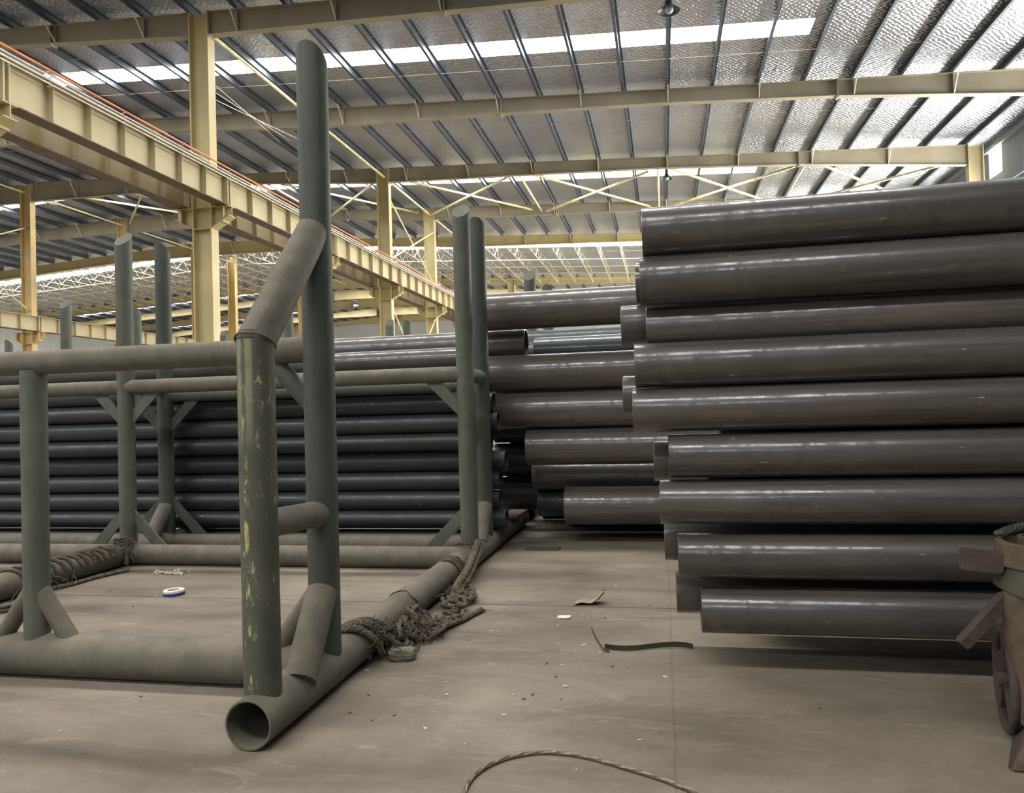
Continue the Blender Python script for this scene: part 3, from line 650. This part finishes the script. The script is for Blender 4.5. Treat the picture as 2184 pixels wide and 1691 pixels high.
def fray(bm, c, n, ln, spread, r=.003, zmin=.004):
    for _ in range(n):
        p = Vector(c)+Vector([random.uniform(-1, 1)*s for s in spread]); p.z = max(p.z, zmin); pts = [p]; d = Vector((random.uniform(-1, 1), random.uniform(-1, 1), random.uniform(-.5, .5)))
        for k in range(5):
            d = (d+Vector((random.uniform(-1, 1), random.uniform(-1, 1), random.uniform(-1, .5)))*.8).normalized(); q = pts[-1]+d*ln/5; q.z = max(q.z, zmin); pts.append(q)
        sweep(bm, pts, r, 5)
random.seed(11)
BX, BR = -1.81, .112
def around(y, a, r=.0, x=BX):                              # point on the base tube's skin, a=0 right side, 90 top
    q = math.radians(a); return (x+(BR+r)*math.cos(q), y, .112+(BR+r)*math.sin(q))
bm = bmesh.new()
# strands pulled slantwise over the tube behind the tall post, a snarl on its right side, ends trailing away
for k in range(12):
    y = 3.90+.020*k+random.uniform(-.02, .02); q = random.uniform(-6, 6); L_ = random.uniform(.22, .34)
    twisted(bm, [around(y-.03, 150+q, .008), around(y+.02, 115+q, .012), around(y+L_*.35, 70+q, .014+.006*random.random()), around(y+L_*.6, 30+q, .016+.012*random.random()), around(y+L_*.8, 0, .02+.02*random.random()), around(y+L_, -28, .03+.03*random.random())], .014, .10, wob=.0015)
random.seed(12)
for k in range(11):
    pts = []; a0 = random.uniform(0, 6); cy_ = 4.30+.055*k; cz = random.uniform(.06, .15) if k < 8 else .05; cx_ = -1.64+random.uniform(-.01, .05)
    for j in range(9): a = a0+j*.8; pts.append((cx_+.035*math.cos(a*1.3)+random.uniform(-.012, .03), cy_+.085*math.cos(a)*random.uniform(.6, 1.2), max(.02, cz+.055*math.sin(a))))
    twisted(bm, pts, .0135, .07, wob=.001)
for k in range(7):
    c0 = (-1.50+random.uniform(-.05, .06), 4.62+.07*k); a0 = random.uniform(0, 6)
    twisted(bm, [(c0[0]+.06*math.cos(a0+j*.8)*random.uniform(.6, 1.2), c0[1]+.10*math.sin(a0+j*.8), .02+.03*random.random()+.003*j) for j in range(8)], .013, .065, wob=.001)
twisted(bm, [(-1.56, 4.6, .05), (-1.50, 4.72, .03), (-1.46, 4.86, .025), (-1.40, 5.0, .025), (-1.37, 5.14, .022), (-1.33, 5.28, .02)], .021, .09)
twisted(bm, [(-1.6, 4.5, .05), (-1.52, 4.62, .02), (-1.48, 4.80, .02), (-1.50, 4.98, .022), (-1.44, 5.08, .02)], .018, .08)
fray(bm, (-1.58, 4.5, .08), 60, .16, (.10, .22, .05)); fray(bm, (-1.70, 4.2, .16), 40, .16, (.08, .18, .05)); fray(bm, (-1.32, 5.3, .012), 8, .07, (.01, .02, .004), .002)
bm.normal_update(); tag(link('rope_bundle', bm, 'rope', None, True), 'frayed dirty rope wound over the base tube behind the tall rack post', 'rope')
bm = bmesh.new(); random.seed(15)
path = [(-1.50, 5.30, .03), (-1.60, 5.45, .04), (-1.635, 5.58, .045), (-1.65, 5.74, .075), (-1.645, 5.92, .11), (-1.65, 6.1, .14), (-1.665, 6.28, .175), (-1.68, 6.45, .205), (-1.70, 6.62, .235), (-1.72, 6.74, .25)]
twisted(bm, path, .032, .12)
path2 = [(p[0]+.03, p[1]+.05, max(.02, p[2]-.03)) for p in path[2:]]; twisted(bm, path2, .02, .09)
for k in range(9):
    pts = []; a0 = random.uniform(0, 6); c = (-1.57+random.uniform(-.03, .07), 5.22+.055*k)
    for q in range(8): a = a0+q*.8; pts.append((c[0]+.06*math.cos(a), c[1]+.09*math.sin(a), .022+.04*random.random()+.005*q))
    twisted(bm, pts, .016, .07)
for k in range(4):
    y = 5.98+.05*k; twisted(bm, [around(y-.02, 100, .012), around(y, 60, .014), around(y+.03, 15, .016), around(y+.05, -25, .018)], .013, .06)
twisted(bm, [(-1.76, 6.66, .245), (-1.87, 6.64, .25), (-1.92, 6.70, .235)], .014, .06); fray(bm, (-1.74, 6.6, .25), 26, .1, (.10, .08, .02)); fray(bm, (-1.62, 5.6, .06), 40, .14, (.08, .2, .04))
tag(link('rope_bundle', bm, 'rope', None, True), 'thick twisted rope climbing along the base tube to the rear rack post', 'rope')
bm = bmesh.new(); random.seed(21)
for k in range(13):
    y = 5.35+.085*k+random.uniform(-.03, .03); twisted(bm, [around(y-.03, 150, .01, -5.42), around(y, 100, .014, -5.42), around(y+.04, 55, .016, -5.42), around(y+.07, 10, .018, -5.42)], .016, .07)
twisted(bm, [(-5.28, 5.5, .03), (-5.22, 5.8, .02), (-5.2, 6.1, .02), (-5.12, 6.4, .02)], .018, .08)
for k in range(5): pts = [(-5.38+.09*math.cos(q*.8+k), 6.66+.06*math.sin(q*.8+k), .235+.008*q-.02*k) for q in range(8)]; twisted(bm, pts, .014, .06)
twisted(bm, [(-5.33, 6.62, .24), (-5.28, 6.58, .15), (-5.27, 6.56, .03)], .02, .08)
fray(bm, (-5.35, 6.6, .2), 40, .16, (.12, .08, .06)); fray(bm, (-5.3, 5.6, .1), 30, .18, (.06, .3, .05))
tag(link('rope_bundle', bm, 'rope', None, True), 'ragged rope wound round the left base tube below the left rear post', 'rope')
bm = bmesh.new(); twisted(bm, [around(4.75, 130, .012, -5.42), around(4.78, 80, .012, -5.42), around(4.8, 30, .014, -5.42), around(4.8, -20, .02, -5.42), (-5.2, 4.85, .02), (-5.12, 5.1, .015), (-5.1, 5.25, .015)], .014, .06)
twisted(bm, [(-5.24, 4.75, .02), (-5.14, 4.95, .05), (-5.05, 4.9, .018), (-4.98, 5.15, .018)], .014, .06)
tag(link('rope_scrap', bm, 'rope', None, True), 'loop of rope over the left base tube at the left frame edge', 'rope')
# thin bands round the right base tube
for y, lb in ((6.02, 'thin dark band tied round the base tube near the thick rope'), (4.93, 'thin dark wire tied round the middle of the base tube')):
    bm = bmesh.new(); sweep(bm, [around(y+.02*math.sin(q), q*10, .004) for q in range(36)], .006, 6, closed=True); tag(link('tie_wire', bm, 'chipd', None, True), lb, 'wire')
# wire rope on the floor at the bottom of the picture
bm = bmesh.new(); pts = [fl(u, v) for u, v in ((985, 1760), (988, 1720), (992, 1691), (1004, 1668), (1022, 1650), (1050, 1633), (1085, 1620), (1125, 1612), (1165, 1609), (1210, 1612), (1260, 1621), (1310, 1635), (1360, 1650), (1410, 1666), (1470, 1690), (1530, 1722), (1560, 1760))]
twisted(bm, [(p.x, p.y, .0095) for p in pts], .0085, .045, strands=6, seg=5)
tag(link('wire_rope', bm, 'wire', None, True), 'twisted steel wire rope lying in an arc at the bottom of the picture', 'wire rope')
# ------------------------------------------------------------------ things on the floor
def rock(name, c, dims, mat, label, cat, seed, sub=3, group=None, rot=0, sharp=.25):
    random.seed(seed); bm = bmesh.new(); bmesh.ops.create_icosphere(bm, subdivisions=sub, radius=1)
    for v in bm.verts:
        p = v.co; m = max(abs(p.x), abs(p.y), abs(p.z)); v.co = p*(1/(m**.7))*.8; v.co += Vector([random.uniform(-1, 1) for _ in range(3)])*sharp*.25
    for v in bm.verts: v.co = Vector((v.co.x*dims[0]/2, v.co.y*dims[1]/2, v.co.z*dims[2]/2))
    o = link(name, bm, mat); zmin = min(v.co.z for v in o.data.vertices); o.location = (c[0], c[1], -zmin); o.rotation_euler.z = rot
    return tag(o, label, cat, group)
c = fl(853, 1411); rock('concrete_lump', (c.x, c.y+.045), (.20, .13, .085), 'stone', 'broken lump of concrete on the floor beside the rope bundle', 'stone', 3, 3, rot=.15)
def curl(name, pts, wid, mat, label, cat, th=.0012, up=(0, 0, 1)):
    # a strip with a given width standing on or lying along its path
    bm = bmesh.new(); P = [Vector(p) for p in pts]; A = []; Bv = []; U = Vector(up)*wid
    n = len(P)
    for i, p in enumerate(P):
        d = (P[min(i+1, n-1)]-P[max(i-1, 0)]).normalized(); s = d.cross(Vector(up)).normalized()*th
        A.append([bm.verts.new(p-s), bm.verts.new(p+s), bm.verts.new(p+s+U), bm.verts.new(p-s+U)])
    for a, b in zip(A, A[1:]):
        for k in range(4): j = (k+1) % 4; bm.faces.new((a[k], a[j], b[j], b[k]))
    bm.faces.new(A[0][::-1]); bm.faces.new(A[-1]); bmesh.ops.recalc_face_normals(bm, faces=bm.faces)
    return tag(link(name, bm, mat), label, cat)
def arc(pix, zs): return [(fl(u, v).x, fl(u, v).y, z) for (u, v), z in zip(pix, zs)]
curl('steel_strap', arc([(1290, 1384), (1310, 1387), (1335, 1388.5), (1360, 1387.5), (1385, 1385), (1410, 1382.5), (1440, 1381), (1465, 1382), (1478, 1385)], [.002]*2+[.002, .003, .004, .005, .006, .004, .002]), .030, 'strap', 'dark steel strapping strip lying on the floor left of the bottom pipes', 'strap')
curl('steel_strap', arc([(1262, 1362), (1270, 1372), (1280, 1382), (1288, 1390), (1300, 1393)], [.06, .03, .012, .003, .002]), .02, 'rust', 'short curled end of strapping standing up beside the dark strip', 'strap')
# cardboard scrap, paper, tape coil, plastic
def sheet(name, c, w, h, mat, label, cat, lift, seed, rot=0, th=.003, n=8):
    random.seed(seed); bm = bmesh.new(); V = {}
    for i in range(n+1):
        for j in range(n+1):
            x, y = (i/n-.5)*w, (j/n-.5)*h; x += .06*w*math.sin(j*1.3+seed); z = lift(i/n, j/n)+random.uniform(0, .002)
            V[i, j] = (bm.verts.new((x, y, z+.001)), bm.verts.new((x, y, z+.001+th)))
    for i in range(n):
        for j in range(n):
            q = [V[i, j], V[i+1, j], V[i+1, j+1], V[i, j+1]]; bm.faces.new([v[1] for v in q]); bm.faces.new([v[0] for v in q][::-1])
    E = [V[i, 0] for i in range(n+1)]+[V[n, j] for j in range(1, n+1)]+[V[i, n] for i in range(n-1, -1, -1)]+[V[0, j] for j in range(n-1, 0, -1)]
    for a, b in zip(E, E[1:]+E[:1]): bm.faces.new((a[0], b[0], b[1], a[1]))
    o = link(name, bm, mat, None, True); o.location = (c[0], c[1], 0); o.rotation_euler.z = rot; return tag(o, label, cat)
sheet('cardboard_scrap', fl(1257, 1287), .21, .12, 'card', 'torn curled cardboard scrap lying on the floor joint', 'cardboard', lambda a, b:   .075*a*a+.015*math.sin(a*7), 4, .1)
sheet('paper_scrap', fl(1203, 1318), .085, .055, 'white', 'small bright white scrap on the floor in front of the cardboard', 'paper', lambda a, b: .004+.004*b, 5, .1)
c = fl(371, 1268); t = empty('tape_coil', (c.x, c.y, 0), 'small coil of blue and white tape on the floor inside the rack', 'tape')
for nm, r, z0, mt in (('tape_layer', .085, .0, 'blue'), ('tape_layer', .082, .022, 'white')):
    bm = bmesh.new(); hollow(bm, (c.x, c.y, z0), (c.x, c.y, z0+.02), r, .03, 32, .002); o = link(nm, bm, mt, t, True)
    if mt == 'white': o['label'] = 'white upper layer of tape'
bm = bmesh.new(); random.seed(9); c = fl(368, 1224)
for k in range(30):
    p = Vector((c.x+random.uniform(-.16, .16), c.y+random.uniform(-.05, .05), .012)); pts = [p]
    for q in range(5): pts.append(pts[-1]+Vector((random.uniform(-.03, .03), random.uniform(-.02, .02), random.uniform(-.012, .016)))); pts[-1].z = max(.006, pts[-1].z)
    sweep(bm, pts, random.uniform(.003, .007), 5)
tag(link('plastic_shreds', bm, 'plasticm', None, True), 'crumpled pale plastic shreds on the floor against the rear floor rail', 'plastic', kind='stuff')
# flat board and plate at the far end of the base tube
bm = bmesh.new(); bar(bm, (-1.76, 8.30, .245), (-1.72, 8.80, .26), .2, .03); tag(link('wooden_board', bm, 'wood'), 'dusty board lying on the far end of the base tube', 'board')
bm = bmesh.new(); box(bm, -1.45, -1.1, 8.0-.35, 8.0-.2, 0, .012); tag(link('floor_plate', bm, 'chipd'), 'thin dark plate on the floor near the end of the base tube', 'plate')
# chips scattered over the floor
chips = [(1200, 1270, 'c', 1), (1290, 1318, 'd', 1.3), (1245, 1312, 'c', .8), (1190, 1334, 'c', 1), (1245, 1376, 'c', 1.6), (1280, 1393, 'c', 1.1), (1192, 1374, 'c', .9), (1200, 1388, 'c', 1.0), (1166, 1416, 'd', 1), (1200, 1419, 'c', 1.2), (1186, 1444, 'd', 1.1), (1206, 1464, 'c', 1.7), (1136, 1482, 'd', 1.1), (1117, 1491, 'd', 1), (1094, 1483, 'c', .9), (1075, 1525, 'c', 1.1), (953, 1482, 'c', 1.1), (952, 1456, 'c', .9), (907, 1554, 'c', 1.2), (993, 1588, 'c', .7), (1419, 1444, 'c', 1.4), (1306, 1422, 'd', .9), (1313, 1250, 'c', 1.5), (1114, 1452, 'c', .8), (1091, 1453, 'c', .7), (1197, 1492, 'd', .7), (1365, 1579, 'c', .8), (1230, 1643, 'c', .7), (783, 1430, 'c', 1.2), (786, 1483, 'd', .9), (746, 1521, 'd', .9), (794, 1537, 'd', .7), (841, 1526, 'd', .9), (284, 1294, 'd', .9), (235, 1260, 'd', .9), (300, 1486, 'd', .9), (130, 1560, 'c', 1), (1048, 1346, 'c', 1.2), (1062, 1346, 'c', .9), (1386, 1291, 'd', .8), (1747, 1511, 'd', .8), (1060, 1330, 'c', 1.0), (934, 1368, 'd', .8), (330, 1270, 'c', .9), (312, 1268, 'c', .8)]
pro = {}
for i, (u, v, k, s) in enumerate(chips):
    c = fl(u, v); nmk = ('pale' if k == 'c' else 'dark')
    d = math.hypot(c.x, c.y)
    if k+str(i % 3) not in pro:
        o = rock('debris_chip', c, (.03, .018, .008), 'chip' if k == 'c' else 'chipd', '', 'debris', 100+i, 2, sharp=.5); pro[k+str(i % 3)] = o
    else:
        o = pro[k+str(i % 3)].copy(); COL.objects.link(o); zl = pro[k+str(i % 3)].location.z; o.location = (c.x, c.y, zl)
    o.scale = (s*.85, s*.85, .9); o.location.z *= .9; o.rotation_euler.z = i*1.7
    tag(o, 'small %s chip of debris lying loose on the dusty concrete floor' % nmk, 'debris', '%s chips scattered on the floor' % nmk)
# ------------------------------------------------------------------ rusty iron stand with clamp ring, right edge
_p = fl(2238, 1592); mx, my = _p.x, _p.y
T = empty('clamp_stand', (mx, my, 0), 'rusty iron clamp stand with ring top and spoked wheel at the right frame edge', 'machine')
def ringband(name, c, r, wall, h, mat, tilt=(0, 0)):
    bm = bmesh.new(); hollow(bm, (0, 0, 0), (0, 0, h), r, wall, 40, .003); bmesh.ops.rotate(bm, verts=bm.verts, cent=(0, 0, 0), matrix=Matrix.Rotation(tilt[0], 3, 'X') @ Matrix.Rotation(tilt[1], 3, 'Y')); bmesh.ops.translate(bm, verts=bm.verts, vec=c)
    return link(name, bm, mat, T, True)
ringband('inner_ring', (mx, my, .735), .165, .028, .10, 'rust', (-.0, .05))
ringband('inner_ring', (mx+.02, my, .80), .10, .02, .06, 'rust_red')
ringband('outer_band', (mx+.01, my, .60), .19, .012, .10, 'rust_green', (.05, .28))
bm = bmesh.new(); random.seed(31); twisted(bm, [(mx-.13, my+.07, .855), (mx-.05, my+.13, .87), (mx+.05, my+.16, .885), (mx+.16, my+.16, .895)], .02, .06); link('chain_wrap', bm, 'rust_green', T, True)
bm = bmesh.new(); bar(bm, (mx-.15, my-.02, .755), (mx-.30, my+.02, .765), .05, .085); bmesh.ops.bevel(bm, geom=bm.edges[:], offset=.008, segments=2); link('side_arm', bm, 'rust_red', T)
bm = bmesh.new(); bar(bm, (mx-.14, my-.02, .62), (mx-.33, my-.05, .42), .045, .045); bmesh.ops.bevel(bm, geom=bm.edges[:], offset=.008, segments=2); link('slanted_lever', bm, 'rust_red', T)
bm = bmesh.new(); sweep(bm, [(mx-.06, my-.04, .74), (mx-.07, my-.04, .60), (mx-.08, my-.06, .45), (mx-.065, my-.06, .3), (mx-.05, my-.08, .12)], [.08, .095, .085, .07, .08], 24); link('stand_leg', bm, 'rust', T, True)
# wheel, nearly edge-on
bm = bmesh.new(); wc = Vector(fl(2150, 1560))+Vector((0, 0, .228)); ax = Vector((.975, -.22, 0)).normalized(); uu = Vector((-ax.y, ax.x, 0)); vv = Vector((0, 0, 1)); R_ = .205
sweep(bm, [wc+uu*R_*math.cos(q*math.pi/24)+vv*R_*math.sin(q*math.pi/24) for q in range(48)], .02, 10, closed=True)
rim = link('wheel_rim', bm, 'rust_red', T, True)
for k in range(5):
    a = k*2*math.pi/5+.3; bm = bmesh.new(); bar(bm, wc, wc+(uu*math.cos(a)+vv*math.sin(a))*R_, .035, .022, ax); link('wheel_spoke', bm, 'rust_red', rim)
tube('wheel_hub', wc-ax*.03, wc+ax*.10, .035, 'rust', rim, 20)
bm = bmesh.new(); plate(bm, [(mx-.24, my-.24, .005), (mx+.16, my-.24, .005), (mx+.14, my-.12, .26), (mx-.06, my-.10, .22)], (0, -1, .15), .035); link('foot', bm, 'rust', T)
bm = bmesh.new(); plate(bm, [(mx-.24, my-.24, .005), (mx-.06, my-.10, .22), (mx-.0, my+.06, .16), (mx-.12, my+.02, .005)], (-.8, .2, .4), .02); link('foot', bm, 'rust_red', T)
